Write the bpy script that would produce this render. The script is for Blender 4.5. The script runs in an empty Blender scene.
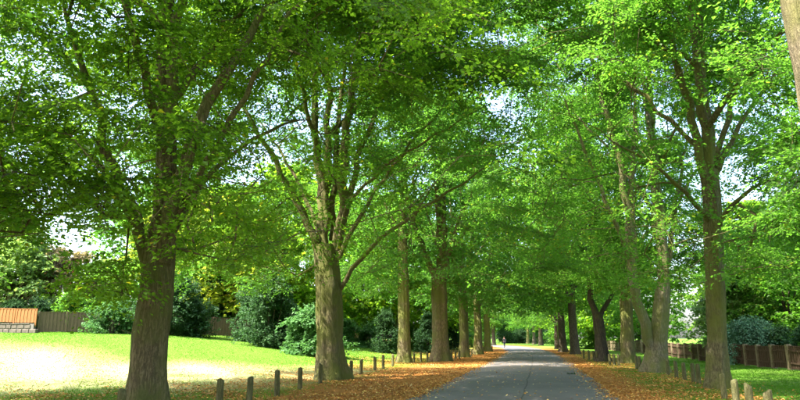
import bpy, bmesh, math, random
import numpy as np
from mathutils import Vector

# ------------------------------------------------------------------ camera, sky, sun, exposure
SC = bpy.context.scene
COL = SC.collection
CAM_H, F_PX, TILT = 1.6, 620.0, math.radians(12.57)
cam_data = bpy.data.cameras.new('camera')
cam_data.sensor_width = 36.0
cam_data.lens = 36.0 * F_PX / 800.0
cam_data.clip_end = 3000.0
cam = bpy.data.objects.new('camera', cam_data)
COL.objects.link(cam)
cam.location = (0, 0, CAM_H)
cam.rotation_euler = (math.radians(90) + TILT, 0, 0)
SC.camera = cam

SUN_EL, SUN_AZ = math.radians(55), math.radians(-116)      # azimuth clockwise from +Y: left and a little behind
world = bpy.data.worlds.new('World')
SC.world = world
world.use_nodes = True
nt = world.node_tree
sky = nt.nodes.new('ShaderNodeTexSky')
sky.sky_type = 'NISHITA'
sky.sun_disc = False
sky.sun_elevation = SUN_EL
sky.sun_rotation = SUN_AZ
sky.dust_density = 4.0
sky.air_density = 1.0
sky.ozone_density = 1.0
nt.nodes['Background'].inputs['Strength'].default_value = 0.15
nt.links.new(sky.outputs[0], nt.nodes['Background'].inputs['Color'])
sun_data = bpy.data.lights.new('sun', 'SUN')
sun_data.energy = 3.6
sun_data.angle = math.radians(0.55)
sun_data.color = (1.0, 0.95, 0.86)
sun = bpy.data.objects.new('sun', sun_data)
COL.objects.link(sun)
to_sun = Vector((math.sin(SUN_AZ) * math.cos(SUN_EL), math.cos(SUN_AZ) * math.cos(SUN_EL), math.sin(SUN_EL)))
sun.rotation_euler = to_sun.to_track_quat('Z', 'Y').to_euler()
sun.location = to_sun * 100

SC.view_settings.view_transform = 'Standard'
SC.view_settings.look = 'None'
SC.view_settings.gamma = 1.0
SC.view_settings.exposure = 2.65
SC.render.engine = 'CYCLES'
SC.cycles.max_bounces = 8
SC.cycles.diffuse_bounces = 5
SC.cycles.transmission_bounces = 6
SC.cycles.glossy_bounces = 2
SC.cycles.use_denoising = True
SC.cycles.sample_clamp_indirect = 8.0

# ------------------------------------------------------------------ geometry helpers
RNG = np.random.default_rng(7)
CT, ST = math.cos(TILT), math.sin(TILT)


def ray(px, py):
    u, v = (px - 400) / F_PX, (200 - py) / F_PX
    return np.array([u, CT - v * ST, ST + v * CT])


def at(px, py, y):
    d = ray(px, py)
    return np.array([0, 0, CAM_H]) + d * (y / d[1])


def gnd(px, py):
    d = ray(px, py)
    s = -CAM_H / d[2]
    return np.array([d[0] * s, d[1] * s, 0.0])


def project(P):
    """pixel coordinates (800x400) of points, used only to keep boughs out of the lens"""
    q = P - np.array([0, 0, CAM_H])
    zc = q[:, 1] * CT + q[:, 2] * ST
    yc = -q[:, 1] * ST + q[:, 2] * CT
    zc = np.where(zc < 0.1, 0.1, zc)
    return 400 + F_PX * q[:, 0] / zc, 200 - F_PX * yc / zc, zc


def sm(t):
    t = np.clip(t, 0, 1)
    return t * t * (3 - 2 * t)


# road centre line, x as a function of the distance y
ROAD_Y = np.array([-60, 0, 16, 31, 50, 72, 90, 110, 130, 150, 175, 200, 240.0])
ROAD_X = np.array([-14, -0.8, 2.75, 6.1, 10.2, 14.6, 17.6, 20.2, 21.6, 21.5, 18.0, 11.0, -6.0])
ROAD_HALF = 2.8


def road_x(y):
    return np.interp(y, ROAD_Y, ROAD_X)


def hz(x, y):
    """height of the ground"""
    x, y = np.asarray(x, float), np.asarray(y, float)
    left = road_x(y) - x
    z = 2.0 * sm((left - 8) / 22) * sm((y - 12) / 36) * (1 - 0.35 * sm((y - 55) / 40))
    bump = 0.05 * np.sin(x * 0.31 + 1.3) * np.sin(y * 0.23) + 0.03 * np.sin(x * 0.9 + y * 0.5)
    return z + bump * sm((np.abs(left) - 4.5) / 5)


def new_obj(name, me, parent=None, mat=None):
    o = bpy.data.objects.new(name, me)
    COL.objects.link(o)
    if parent is not None:
        o.parent = parent
    if mat is not None and me is not None:
        me.materials.append(mat)
    return o


def empty(name, loc, label, cat, group=None, rz=0.0):
    o = bpy.data.objects.new(name, None)
    COL.objects.link(o)
    o.location = loc
    o.rotation_euler = (0, 0, rz)
    o.empty_display_size = 0.2
    tag(o, label, cat, group)
    return o


def tag(o, label=None, cat=None, group=None, kind=None):
    if label: o['label'] = label
    if cat: o['category'] = cat
    if group: o['group'] = group
    if kind: o['kind'] = kind
    return o


def mesh_np(name, V, F, smooth=False, tint=None):
    """mesh from arrays; F is (n,3) or (n,4)"""
    V = np.ascontiguousarray(V, dtype=np.float32)
    F = np.ascontiguousarray(F, dtype=np.int32)
    me = bpy.data.meshes.new(name)
    n, k = F.shape
    me.vertices.add(len(V))
    me.vertices.foreach_set('co', V.ravel())
    me.loops.add(n * k)
    me.loops.foreach_set('vertex_index', F.ravel())
    me.polygons.add(n)
    me.polygons.foreach_set('loop_start', np.arange(0, n * k, k, dtype=np.int32))
    me.polygons.foreach_set('loop_total', np.full(n, k, dtype=np.int32))
    me.update(calc_edges=True)
    me.polygons.foreach_set('use_smooth', np.full(n, smooth, dtype=bool))
    if tint is not None:
        a = me.attributes.new('tint', 'FLOAT', 'FACE')
        a.data.foreach_set('value', np.ascontiguousarray(tint, dtype=np.float32))
    return me


def tubes(chains, nseg_of):
    """chains: list of (points (n,3), radii (n)); returns V, F (quads)"""
    VV, FF, off = [], [], 0
    for pts, rad in chains:
        pts = np.asarray(pts, float)
        n = len(pts)
        if n < 2:
            continue
        ns = nseg_of(rad[0])
        tan = np.gradient(pts, axis=0)
        tan /= np.linalg.norm(tan, axis=1)[:, None] + 1e-9
        ref = np.array([1.0, 0, 0]) if abs(tan[0, 0]) < 0.8 else np.array([0, 1.0, 0])
        a = np.cross(tan, ref)
        a /= np.linalg.norm(a, axis=1)[:, None] + 1e-9
        b = np.cross(tan, a)
        th = np.linspace(0, 2 * np.pi, ns, endpoint=False)
        ring = a[:, None, :] * np.cos(th)[None, :, None] + b[:, None, :] * np.sin(th)[None, :, None]
        wob = 1 + (0.10 * np.sin(3 * th + pts[0, 0] * 7)[None, :] if ns > 6 else 0)
        wob = wob * np.ones((n, ns))
        V = pts[:, None, :] + ring * (np.asarray(rad)[:, None] * wob)[:, :, None]
        i = np.arange(n - 1)[:, None] * ns
        j = np.arange(ns)[None, :]
        jn = (j + 1) % ns
        F = np.stack([i + j, i + jn, i + ns + jn, i + ns + j], -1).reshape(-1, 4) + off
        VV.append(V.reshape(-1, 3)); FF.append(F); off += n * ns
    if not VV:
        return np.zeros((0, 3)), np.zeros((0, 4), int)
    return np.concatenate(VV), np.concatenate(FF)


def leaves(P, D, N, L, wid=0.42):
    """folded pointed leaves; P base, D direction, N rough normal, L length"""
    D = D / (np.linalg.norm(D, axis=1)[:, None] + 1e-9)
    S = np.cross(D, N)
    S /= np.linalg.norm(S, axis=1)[:, None] + 1e-9
    U = np.cross(S, D)
    L = L[:, None]
    v0 = P
    v1 = P + D * L * 0.42 + S * L * wid + U * L * 0.10
    v2 = P + D * L - U * L * 0.10
    v3 = P + D * L * 0.42 - S * L * wid + U * L * 0.10
    V = np.stack([v0, v1, v2, v3], 1).reshape(-1, 3)
    F = np.arange(len(P) * 4).reshape(-1, 4)
    return V, F


def box_arrays(cx, cy, cz, sx, sy, sz, rz=0.0, bev=0.0):
    bm = bmesh.new()
    bmesh.ops.create_cube(bm, size=1.0)
    for v in bm.verts:
        v.co = Vector((v.co.x * sx, v.co.y * sy, v.co.z * sz))
    if bev:
        bmesh.ops.bevel(bm, geom=bm.edges[:], offset=bev, segments=1, affect='EDGES')
    me = bpy.data.meshes.new('tmp')
    bm.to_mesh(me); bm.free()
    V = np.array([v.co[:] for v in me.vertices])
    F = [tuple(p.vertices) for p in me.polygons]
    bpy.data.meshes.remove(me)
    c, s = math.cos(rz), math.sin(rz)
    V = np.stack([V[:, 0] * c - V[:, 1] * s + cx, V[:, 0] * s + V[:, 1] * c + cy, V[:, 2] + cz], 1)
    return V, F


class MB:
    """collects pieces of one part"""
    def __init__(self): self.V, self.F, self.n = [], [], 0
    def add(self, V, F):
        self.V.append(np.asarray(V, float)); self.F += [tuple(int(i) + self.n for i in f) for f in F]; self.n += len(V); return self
    def box(self, *a, **k): return self.add(*box_arrays(*a, **k))
    def mesh(self, name, smooth=False):
        me = bpy.data.meshes.new(name)
        me.from_pydata(np.concatenate(self.V).tolist(), [], self.F)
        me.update()
        if smooth:
            me.polygons.foreach_set('use_smooth', [True] * len(me.polygons))
        return me


# ------------------------------------------------------------------ materials
def mat_new(name):
    m = bpy.data.materials.new(name)
    m.use_nodes = True
    t = m.node_tree
    b = t.nodes['Principled BSDF']
    b.inputs['Specular IOR Level'].default_value = 0.25
    return m, t, b


def nd(t, typ, **inp):
    n = t.nodes.new(typ)
    for k, v in inp.items():
        n.inputs[k].default_value = v
    return n


def ramp(t, fac, stops):
    r = t.nodes.new('ShaderNodeValToRGB')
    while len(r.color_ramp.elements) < len(stops):
        r.color_ramp.elements.new(0.5)
    for e, (p, c) in zip(r.color_ramp.elements, stops):
        e.position = p
        e.color = (*c, 1)
    t.links.new(fac, r.inputs['Fac'])
    return r.outputs['Color']


def mixc(t, fac, a, b, blend='MIX'):
    m = t.nodes.new('ShaderNodeMix')
    m.data_type = 'RGBA'
    m.blend_type = blend
    for src, idx in ((fac, 0), (a, 6), (b, 7)):
        if isinstance(src, (int, float)): m.inputs[idx].default_value = src
        elif isinstance(src, tuple): m.inputs[idx].default_value = (*src, 1)
        else: t.links.new(src, m.inputs[idx])
    return m.outputs[2]


def coords(t, scale=(1, 1, 1), kind='Object'):
    tc = t.nodes.new('ShaderNodeTexCoord')
    mp = t.nodes.new('ShaderNodeMapping')
    mp.inputs['Scale'].default_value = scale
    t.links.new(tc.outputs[kind], mp.inputs['Vector'])
    return mp.outputs['Vector']


def noise(t, vec, scale, detail=5, rough=0.6):
    n = nd(t, 'ShaderNodeTexNoise', Scale=scale, Detail=detail, Roughness=rough)
    t.links.new(vec, n.inputs['Vector'])
    return n.outputs['Fac']


def bump(t, b, height, strength, dist):
    n = nd(t, 'ShaderNodeBump', Strength=strength, Distance=dist)
    t.links.new(height, n.inputs['Height'])
    t.links.new(n.outputs[0], b.inputs['Normal'])


def math_node(t, op, a, b=None, clamp=False):
    m = t.nodes.new('ShaderNodeMath')
    m.operation = op
    m.use_clamp = clamp
    for i, s in enumerate((a, b)):
        if s is None: continue
        if isinstance(s, (int, float)): m.inputs[i].default_value = s
        else: t.links.new(s, m.inputs[i])
    return m.outputs[0]


def bark_mat(name, dark, light, moss=(0.10, 0.12, 0.03), moss_amt=0.3):
    m, t, b = mat_new(name)
    v = coords(t, (9, 9, 2.0))
    v1 = coords(t)
    ridg = noise(t, v, 2.2, 6, 0.65)
    ridg.node.inputs['Distortion'].default_value = 0.6
    blot = noise(t, v1, 1.1, 4, 0.6)
    fine = noise(t, v1, 26, 4, 0.7)
    c = ramp(t, ridg, [(0.36, tuple(x * 0.6 for x in dark)), (0.47, dark), (0.60, light)])
    c = mixc(t, math_node(t, 'MULTIPLY', fine, 0.5), c, tuple(min(1, x * 1.5) for x in light))
    mf = ramp(t, blot, [(0.62 - moss_amt * 0.45, (0, 0, 0)), (0.78 - moss_amt * 0.35, (1, 1, 1))])
    mf2 = math_node(t, 'MULTIPLY', mf, math_node(t, 'MULTIPLY_ADD', fine, 0.8), True)
    c = mixc(t, mf2, c, moss)
    t.links.new(c, b.inputs['Base Color'])
    b.inputs['Roughness'].default_value = 0.92
    h = math_node(t, 'ADD', ridg, math_node(t, 'MULTIPLY', fine, 0.3))
    bump(t, b, h, 1.0, 0.09)
    return m


def leaf_mat(name, cols, trans, tr=0.5, rough=0.45):
    """cols: three leaf colours from the darkest to the palest; trans: what shines through"""
    m, t, b = mat_new(name)
    at_ = t.nodes.new('ShaderNodeAttribute')
    at_.attribute_name = 'tint'
    oi = t.nodes.new('ShaderNodeObjectInfo')
    tv = math_node(t, 'ADD', at_.outputs['Fac'], math_node(t, 'MULTIPLY', math_node(t, 'SUBTRACT', oi.outputs['Random'], 0.5), math_node(t, 'MULTIPLY', math_node(t, 'LESS_THAN', at_.outputs['Fac'], 0.97), 0.4)), True)
    c = ramp(t, tv, [(0.1, cols[0]), (0.5, cols[1]), (0.93, cols[2]), (1.0, cols[3] if len(cols) > 3 else cols[2])])
    t.links.new(c, b.inputs['Base Color'])
    b.inputs['Roughness'].default_value = rough
    b.inputs['Specular IOR Level'].default_value = 0.2
    tl = t.nodes.new('ShaderNodeBsdfTranslucent')
    c2 = ramp(t, tv, [(0.1, tuple(x * 0.75 for x in trans)), (0.9, trans), (1.0, trans if len(cols) < 4 else (trans[0] * 2.2, trans[1] * 1.15, trans[2]))])
    t.links.new(c2, tl.inputs['Color'])
    ms = t.nodes.new('ShaderNodeMixShader')
    ms.inputs[0].default_value = tr
    t.links.new(b.outputs[0], ms.inputs[1])
    t.links.new(tl.outputs[0], ms.inputs[2])
    t.links.new(ms.outputs[0], t.nodes['Material Output'].inputs['Surface'])
    return m


M = {}
M['bark_brown'] = bark_mat('bark_brown', (0.050, 0.037, 0.018), (0.205, 0.155, 0.085), (0.115, 0.12, 0.03), moss_amt=0.48)
M['bark_moss'] = bark_mat('bark_moss', (0.048, 0.038, 0.019), (0.19, 0.155, 0.08), (0.13, 0.14, 0.03), 0.58)
M['bark_grey'] = bark_mat('bark_grey', (0.058, 0.047, 0.028), (0.22, 0.185, 0.12), (0.13, 0.14, 0.035), moss_amt=0.58)
M['bark_olive'] = bark_mat('bark_olive', (0.042, 0.034, 0.017), (0.165, 0.135, 0.072), (0.13, 0.135, 0.03), 0.55)
M['bark_dark'] = bark_mat('bark_dark', (0.025, 0.02, 0.015), (0.10, 0.08, 0.055), moss_amt=0.2)
M['bark_tan'] = bark_mat('bark_tan', (0.07, 0.055, 0.032), (0.20, 0.165, 0.10), (0.15, 0.14, 0.05), 0.4)
M['bark_yellow'] = bark_mat('bark_yellow', (0.10, 0.085, 0.03), (0.32, 0.28, 0.13), (0.22, 0.22, 0.05), 0.6)

M['leaf_lime'] = leaf_mat('leaf_lime', [(0.035, 0.085, 0.010), (0.06, 0.13, 0.013), (0.10, 0.18, 0.016), (0.24, 0.22, 0.025)], (0.28, 0.54, 0.024), 0.57)
M['leaf_mid'] = leaf_mat('leaf_mid', [(0.028, 0.075, 0.012), (0.045, 0.115, 0.015), (0.08, 0.155, 0.02), (0.16, 0.17, 0.02)], (0.20, 0.48, 0.04), 0.57)
M['leaf_deep'] = leaf_mat('leaf_deep', [(0.022, 0.065, 0.016), (0.035, 0.095, 0.022), (0.06, 0.125, 0.03)], (0.16, 0.43, 0.045), 0.52)
M['leaf_dark'] = leaf_mat('leaf_dark', [(0.018, 0.05, 0.018), (0.03, 0.08, 0.026), (0.06, 0.12, 0.035)], (0.07, 0.18, 0.04), 0.35, 0.6)
M['leaf_blue'] = leaf_mat('leaf_blue', [(0.06, 0.15, 0.08), (0.10, 0.21, 0.115), (0.15, 0.28, 0.16)], (0.10, 0.24, 0.13), 0.3, 0.5)
M['leaf_pale'] = leaf_mat('leaf_pale', [(0.06, 0.13, 0.035), (0.10, 0.18, 0.05), (0.18, 0.24, 0.09), (0.26, 0.25, 0.10)], (0.30, 0.48, 0.09), 0.55)
M['leaf_yellow'] = leaf_mat('leaf_yellow', [(0.07, 0.14, 0.015), (0.13, 0.19, 0.02), (0.24, 0.24, 0.03), (0.34, 0.22, 0.03)], (0.44, 0.55, 0.04), 0.55)
M['leaf_fresh'] = leaf_mat('leaf_fresh', [(0.04, 0.11, 0.035), (0.065, 0.16, 0.045), (0.11, 0.22, 0.07)], (0.14, 0.34, 0.07), 0.4)
M['leaf_rust'] = leaf_mat('leaf_rust', [(0.07, 0.07, 0.03), (0.14, 0.12, 0.05), (0.22, 0.17, 0.09), (0.26, 0.12, 0.06)], (0.26, 0.22, 0.08))


def plain(name, c1, c2, scale=6, rough=0.85, stretch=(1, 1, 1), bmp=0.3, dist=0.01):
    m, t, b = mat_new(name)
    v = coords(t, stretch)
    f = noise(t, v, scale, 6, 0.65)
    t.links.new(ramp(t, f, [(0.3, c1), (0.7, c2)]), b.inputs['Base Color'])
    b.inputs['Roughness'].default_value = rough
    bump(t, b, f, bmp, dist)
    return m


M['post_wood'] = bark_mat('post_wood', (0.05, 0.045, 0.02), (0.155, 0.135, 0.064), (0.10, 0.11, 0.027), 0.5)
M['fence_orange'] = plain('fence_orange', (0.19, 0.075, 0.022), (0.30, 0.13, 0.045), 3, stretch=(6, 6, 1))
M['fence_brown'] = plain('fence_brown', (0.07, 0.05, 0.03), (0.13, 0.095, 0.055), 3, stretch=(6, 6, 1))
M['fence_dark'] = plain('fence_dark', (0.045, 0.026, 0.016), (0.095, 0.058, 0.036), 3, stretch=(6, 6, 1))
M['fence_post'] = plain('fence_post', (0.11, 0.085, 0.05), (0.22, 0.175, 0.105), 5)
M['stone'] = plain('stone', (0.06, 0.05, 0.038), (0.14, 0.118, 0.09), 4, bmp=0.6, dist=0.02)
M['mortar'] = plain('mortar', (0.10, 0.09, 0.08), (0.16, 0.15, 0.13), 9)
M['brick'] = plain('brick', (0.20, 0.085, 0.06), (0.33, 0.15, 0.10), 8)
M['render_wall'] = plain('render_wall', (0.55, 0.46, 0.42), (0.68, 0.60, 0.55), 2)
M['roof_tile'] = plain('roof_tile', (0.20, 0.09, 0.06), (0.33, 0.16, 0.11), 7)
M['window_frame'] = plain('window_frame', (0.7, 0.7, 0.68), (0.8, 0.8, 0.78), 5, 0.5)
M['glass'] = plain('glass', (0.02, 0.025, 0.03), (0.04, 0.05, 0.06), 2, 0.08, bmp=0.0)


def litter_mat():
    m, t, b = mat_new('fallen_leaf')
    a = t.nodes.new('ShaderNodeAttribute'); a.attribute_name = 'tint'
    c = ramp(t, a.outputs['Fac'], [(0.0, (0.14, 0.058, 0.018)), (0.35, (0.34, 0.135, 0.03)), (0.65, (0.52, 0.235, 0.05)), (0.82, (0.60, 0.40, 0.10)), (1.0, (0.50, 0.42, 0.22))])
    t.links.new(c, b.inputs['Base Color'])
    b.inputs['Roughness'].default_value = 0.7
    return m


def grass_mat():
    m, t, b = mat_new('grass_blade')
    a = t.nodes.new('ShaderNodeAttribute'); a.attribute_name = 'tint'
    c = ramp(t, a.outputs['Fac'], [(0.0, (0.04, 0.12, 0.008)), (0.45, (0.075, 0.18, 0.012)), (0.7, (0.19, 0.22, 0.035)), (1.0, (0.34, 0.325, 0.145))])
    t.links.new(c, b.inputs['Base Color'])
    b.inputs['Roughness'].default_value = 0.8
    b.inputs['Specular IOR Level'].default_value = 0.05
    tl = t.nodes.new('ShaderNodeBsdfTranslucent'); tl.inputs['Color'].default_value = (0.16, 0.34, 0.03, 1)
    ms = t.nodes.new('ShaderNodeMixShader'); ms.inputs[0].default_value = 0.35
    t.links.new(b.outputs[0], ms.inputs[1]); t.links.new(tl.outputs[0], ms.inputs[2])
    t.links.new(ms.outputs[0], t.nodes['Material Output'].inputs['Surface'])
    return m


M['litter'] = litter_mat()
M['grass'] = grass_mat()


def ground_mat():
    m, t, b = mat_new('ground')
    v = coords(t)
    a = t.nodes.new('ShaderNodeAttribute'); a.attribute_name = 'litter'
    n1 = noise(t, v, 0.7, 5, 0.6)
    n2 = noise(t, v, 7, 6, 0.75)
    n3 = noise(t, v, 34, 3, 0.7)
    green = ramp(t, n2, [(0.3, (0.05, 0.125, 0.010)), (0.55, (0.07, 0.17, 0.013)), (0.8, (0.11, 0.20, 0.02))])
    green = mixc(t, math_node(t, 'MULTIPLY', n1, 0.45), green, (0.17, 0.20, 0.05))
    ad = t.nodes.new('ShaderNodeAttribute'); ad.attribute_name = 'sun_tint'
    green = mixc(t, ad.outputs['Fac'], green, (0.33, 0.315, 0.145))  # sunlight on the lawn painted in as a pale straw tone
    brown = ramp(t, n3, [(0.25, (0.12, 0.055, 0.019)), (0.5, (0.31, 0.135, 0.034)), (0.75, (0.47, 0.235, 0.066))])
    f = math_node(t, 'ADD', a.outputs['Fac'], math_node(t, 'MULTIPLY', math_node(t, 'SUBTRACT', math_node(t, 'ADD', n2, n1), 1.0), 0.8))
    fr = ramp(t, f, [(0.38, (0, 0, 0)), (0.62, (1, 1, 1))])
    t.links.new(mixc(t, fr, green, brown), b.inputs['Base Color'])
    b.inputs['Roughness'].default_value = 0.95
    b.inputs['Specular IOR Level'].default_value = 0.05
    bump(t, b, math_node(t, 'ADD', n2, n3), 0.6, 0.04)
    return m


def road_mat():
    m, t, b = mat_new('asphalt')
    v = coords(t)
    uv = t.nodes.new('ShaderNodeUVMap')
    sx = t.nodes.new('ShaderNodeSeparateXYZ')
    t.links.new(uv.outputs[0], sx.inputs[0])
    n1 = noise(t, v, 0.45, 5, 0.65)
    n2 = noise(t, v, 60, 3, 0.7)
    n3 = noise(t, v, 3.0, 6, 0.7)
    c = ramp(t, n1, [(0.3, (0.065, 0.057, 0.054)), (0.7, (0.140, 0.125, 0.117))])
    c = mixc(t, math_node(t, 'MULTIPLY', n2, 0.6), c, (0.18, 0.168, 0.16))
    c = mixc(t, ramp(t, n3, [(0.56, (0, 0, 0)), (0.72, (0.4, 0.4, 0.4))]), c, (0.055, 0.05, 0.048))
    # lengthwise joint between the two laid strips, and a cross joint
    wob = math_node(t, 'MULTIPLY', math_node(t, 'SUBTRACT', noise(t, v, 0.35, 4), 0.5), 0.22)
    d = math_node(t, 'ABSOLUTE', math_node(t, 'ADD', math_node(t, 'ADD', sx.outputs[0], -0.2), wob))
    line = ramp(t, d, [(0.008, (0.6, 0.6, 0.6)), (0.035, (0, 0, 0))])
    c = mixc(t, line, c, (0.018, 0.016, 0.015))
    t.links.new(c, b.inputs['Base Color'])
    b.inputs['Roughness'].default_value = 0.78
    bump(t, b, math_node(t, 'ADD', n2, n3), 0.5, 0.012)
    return m


M['ground'] = ground_mat()
M['road'] = road_mat()

# ------------------------------------------------------------------ ground and road
def litter_amount(x, y):
    """share of the ground hidden under fallen leaves, 0 to 1"""
    s = x - road_x(y)
    left = sm((-s - 2.2) / 0.5) * (1 - 0.52 * sm((-s - 5.2) / 2.5) - 0.48 * sm((-s - 9.0) / 6.0))
    right = sm((s - 2.2) / 0.5) * (1 - 0.52 * sm((s - 3.2) / 1.4) - 0.48 * sm((s - 6.3) / 2.5))
    near_left = 0.42 * sm((-s - 5.0) / 3.0) * (1 - sm((y - 17.5) / 4.0)) * (1 - sm((-s - 17) / 6.0))
    return np.where(s < 0, np.maximum(left, near_left), right)


def sun_patch(x, y):
    """sunlit patch painted as a pale tint into the left lawn"""
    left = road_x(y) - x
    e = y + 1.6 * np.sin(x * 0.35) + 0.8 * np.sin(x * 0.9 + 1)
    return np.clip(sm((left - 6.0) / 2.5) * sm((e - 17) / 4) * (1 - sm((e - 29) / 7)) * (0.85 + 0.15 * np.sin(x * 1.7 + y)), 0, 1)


def axis(lo, hi, step, far_lo, far_hi, grow=1.22):
    a = list(np.arange(lo, hi + step / 2, step))
    d, p = step, lo
    while p > far_lo:
        d *= grow; p -= d; a.insert(0, p)
    d, p = step, hi
    while p < far_hi:
        d *= grow; p += d; a.append(p)
    return np.array(a)


def build_ground():
    xs, ys = axis(-45, 40, 0.6, -900, 900), axis(4, 110, 0.6, -300, 1800)
    X, Y = np.meshgrid(xs, ys)
    V = np.stack([X, Y, hz(X, Y)], -1).reshape(-1, 3)
    nx, ny = len(xs), len(ys)
    i = np.arange(ny - 1)[:, None] * nx
    j = np.arange(nx - 1)[None, :]
    F = np.stack([i + j, i + j + 1, i + nx + j + 1, i + nx + j], -1).reshape(-1, 4)
    me = mesh_np('ground', V, F, True)
    a = me.attributes.new('litter', 'FLOAT', 'POINT')
    a.data.foreach_set('value', litter_amount(V[:, 0], V[:, 1]).astype(np.float32))
    a = me.attributes.new('sun_tint', 'FLOAT', 'POINT')
    a.data.foreach_set('value', sun_patch(V[:, 0], V[:, 1]).astype(np.float32))
    tag(new_obj('ground', me, None, M['ground']), kind='structure')


def build_road():
    ys = np.concatenate([np.arange(-40, 130, 1.0), np.arange(130, 240, 2.0)])
    # smooth the centre line a little
    cx = np.array([np.mean(road_x(np.linspace(y - 6, y + 6, 25))) for y in ys])
    dx = np.gradient(cx, ys)
    nrm = np.stack([np.ones_like(dx), -dx], 1) / np.sqrt(1 + dx ** 2)[:, None]
    ss = np.array([-1, -0.96, -0.6, -0.2, 0.2, 0.6, 0.96, 1.0]) * ROAD_HALF
    r = np.random.default_rng(3)
    V, UV = [], []
    for k, y in enumerate(ys):
        for q, s in enumerate(ss):
            e = s + (r.normal(0, 0.12) if q in (0, 7) else 0)
            z = 0.012 + 0.05 * (1 - (s / ROAD_HALF) ** 2)
            if q in (0, 7): z = -0.02
            V.append((cx[k] + nrm[k, 0] * e, y + nrm[k, 1] * e, z))
            UV.append((s, y))
    n = len(ss)
    F = [(k * n + q, k * n + q + 1, (k + 1) * n + q + 1, (k + 1) * n + q) for k in range(len(ys) - 1) for q in range(n - 1)]
    me = mesh_np('road', np.array(V), np.array(F), True)
    ul = me.uv_layers.new(name='UVMap')
    idx = np.array([l.vertex_index for l in me.loops])
    ul.data.foreach_set('uv', np.array(UV, dtype=np.float32)[idx].ravel())
    tag(new_obj('road', me, None, M['road']), kind='structure')


build_ground()
build_road()


def road_z(s):
    return np.where(np.abs(s) < ROAD_HALF, 0.012 + 0.05 * (1 - (s / ROAD_HALF) ** 2), 0.0)


# ------------------------------------------------------------------ trees
def trunk_mesh(path, rad, seed, flare=0.55, ns=26, butt=5):
    """fluted trunk with a root flare; path (n,3), rad (n)"""
    r = np.random.default_rng(seed)
    path, rad = np.asarray(path, float), np.asarray(rad, float)
    d = np.concatenate([[0], np.cumsum(np.linalg.norm(np.diff(path, axis=0), axis=1))])
    t = np.concatenate([np.linspace(0, min(1.2, d[-1] * 0.3), 9)[:-1], np.linspace(min(1.2, d[-1] * 0.3), d[-1], max(6, int(d[-1] / 0.28)))])
    P = np.stack([np.interp(t, d, path[:, k]) for k in range(3)], 1)
    R = np.interp(t, d, rad)
    th = np.linspace(0, 2 * np.pi, ns, endpoint=False)
    ph = r.uniform(0, 6.28, 8)
    fl = np.exp(-t / 0.38)
    lob = 0.55 + 0.45 * np.cos(butt * th + ph[0]) + 0.30 * np.cos((butt - 2) * th + ph[1])
    flut = 0.045 * np.cos(4 * th + ph[2]) + 0.03 * np.cos(7 * th + ph[3]) + 0.02 * np.cos(11 * th + ph[6])
    k = 1 + flare * fl[:, None] * lob[None, :] + flut[None, :] * (1 + 0.6 * np.sin(t * 0.9 + ph[4]))[:, None]
    if ns > 30:
        dr = np.sin(t * 1.7 + ph[7])[:, None] * 0.25 + 0.12 * np.sin(t * 5.1)[:, None]
        k += 0.022 * np.abs(np.sin(9 * (th[None, :] + dr) + ph[1])) + 0.014 * np.sin(17 * (th[None, :] - dr * 0.7) + ph[3])
    k += 0.035 * np.sin(3.1 * t[:, None] + 2 * th[None, :] + ph[5]) + r.normal(0, 0.012, (len(t), ns))
    V = np.stack([P[:, 0:1] + R[:, None] * k * np.cos(th), P[:, 1:2] + R[:, None] * k * np.sin(th), np.repeat(P[:, 2:3], ns, 1)], -1)
    V[0, :, 2] -= 0.25
    n = len(t)
    i = np.arange(n - 1)[:, None] * ns
    j = np.arange(ns)[None, :]
    jn = (j + 1) % ns
    F = np.stack([i + j, i + jn, i + ns + jn, i + ns + j], -1).reshape(-1, 4)
    return V.reshape(-1, 3), F


def smooth_path(pts, step=0.6):
    pts = np.asarray(pts, float)
    for _ in range(2):
        q = [pts[0]]
        for a, b in zip(pts[:-1], pts[1:]):
            q += [a * 0.75 + b * 0.25, a * 0.25 + b * 0.75]
        q.append(pts[-1])
        pts = np.array(q)
    d = np.concatenate([[0], np.cumsum(np.linalg.norm(np.diff(pts, axis=0), axis=1))])
    t = np.linspace(0, d[-1], max(3, int(d[-1] / step) + 1))
    return np.stack([np.interp(t, d, pts[:, k]) for k in range(3)], 1)


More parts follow.
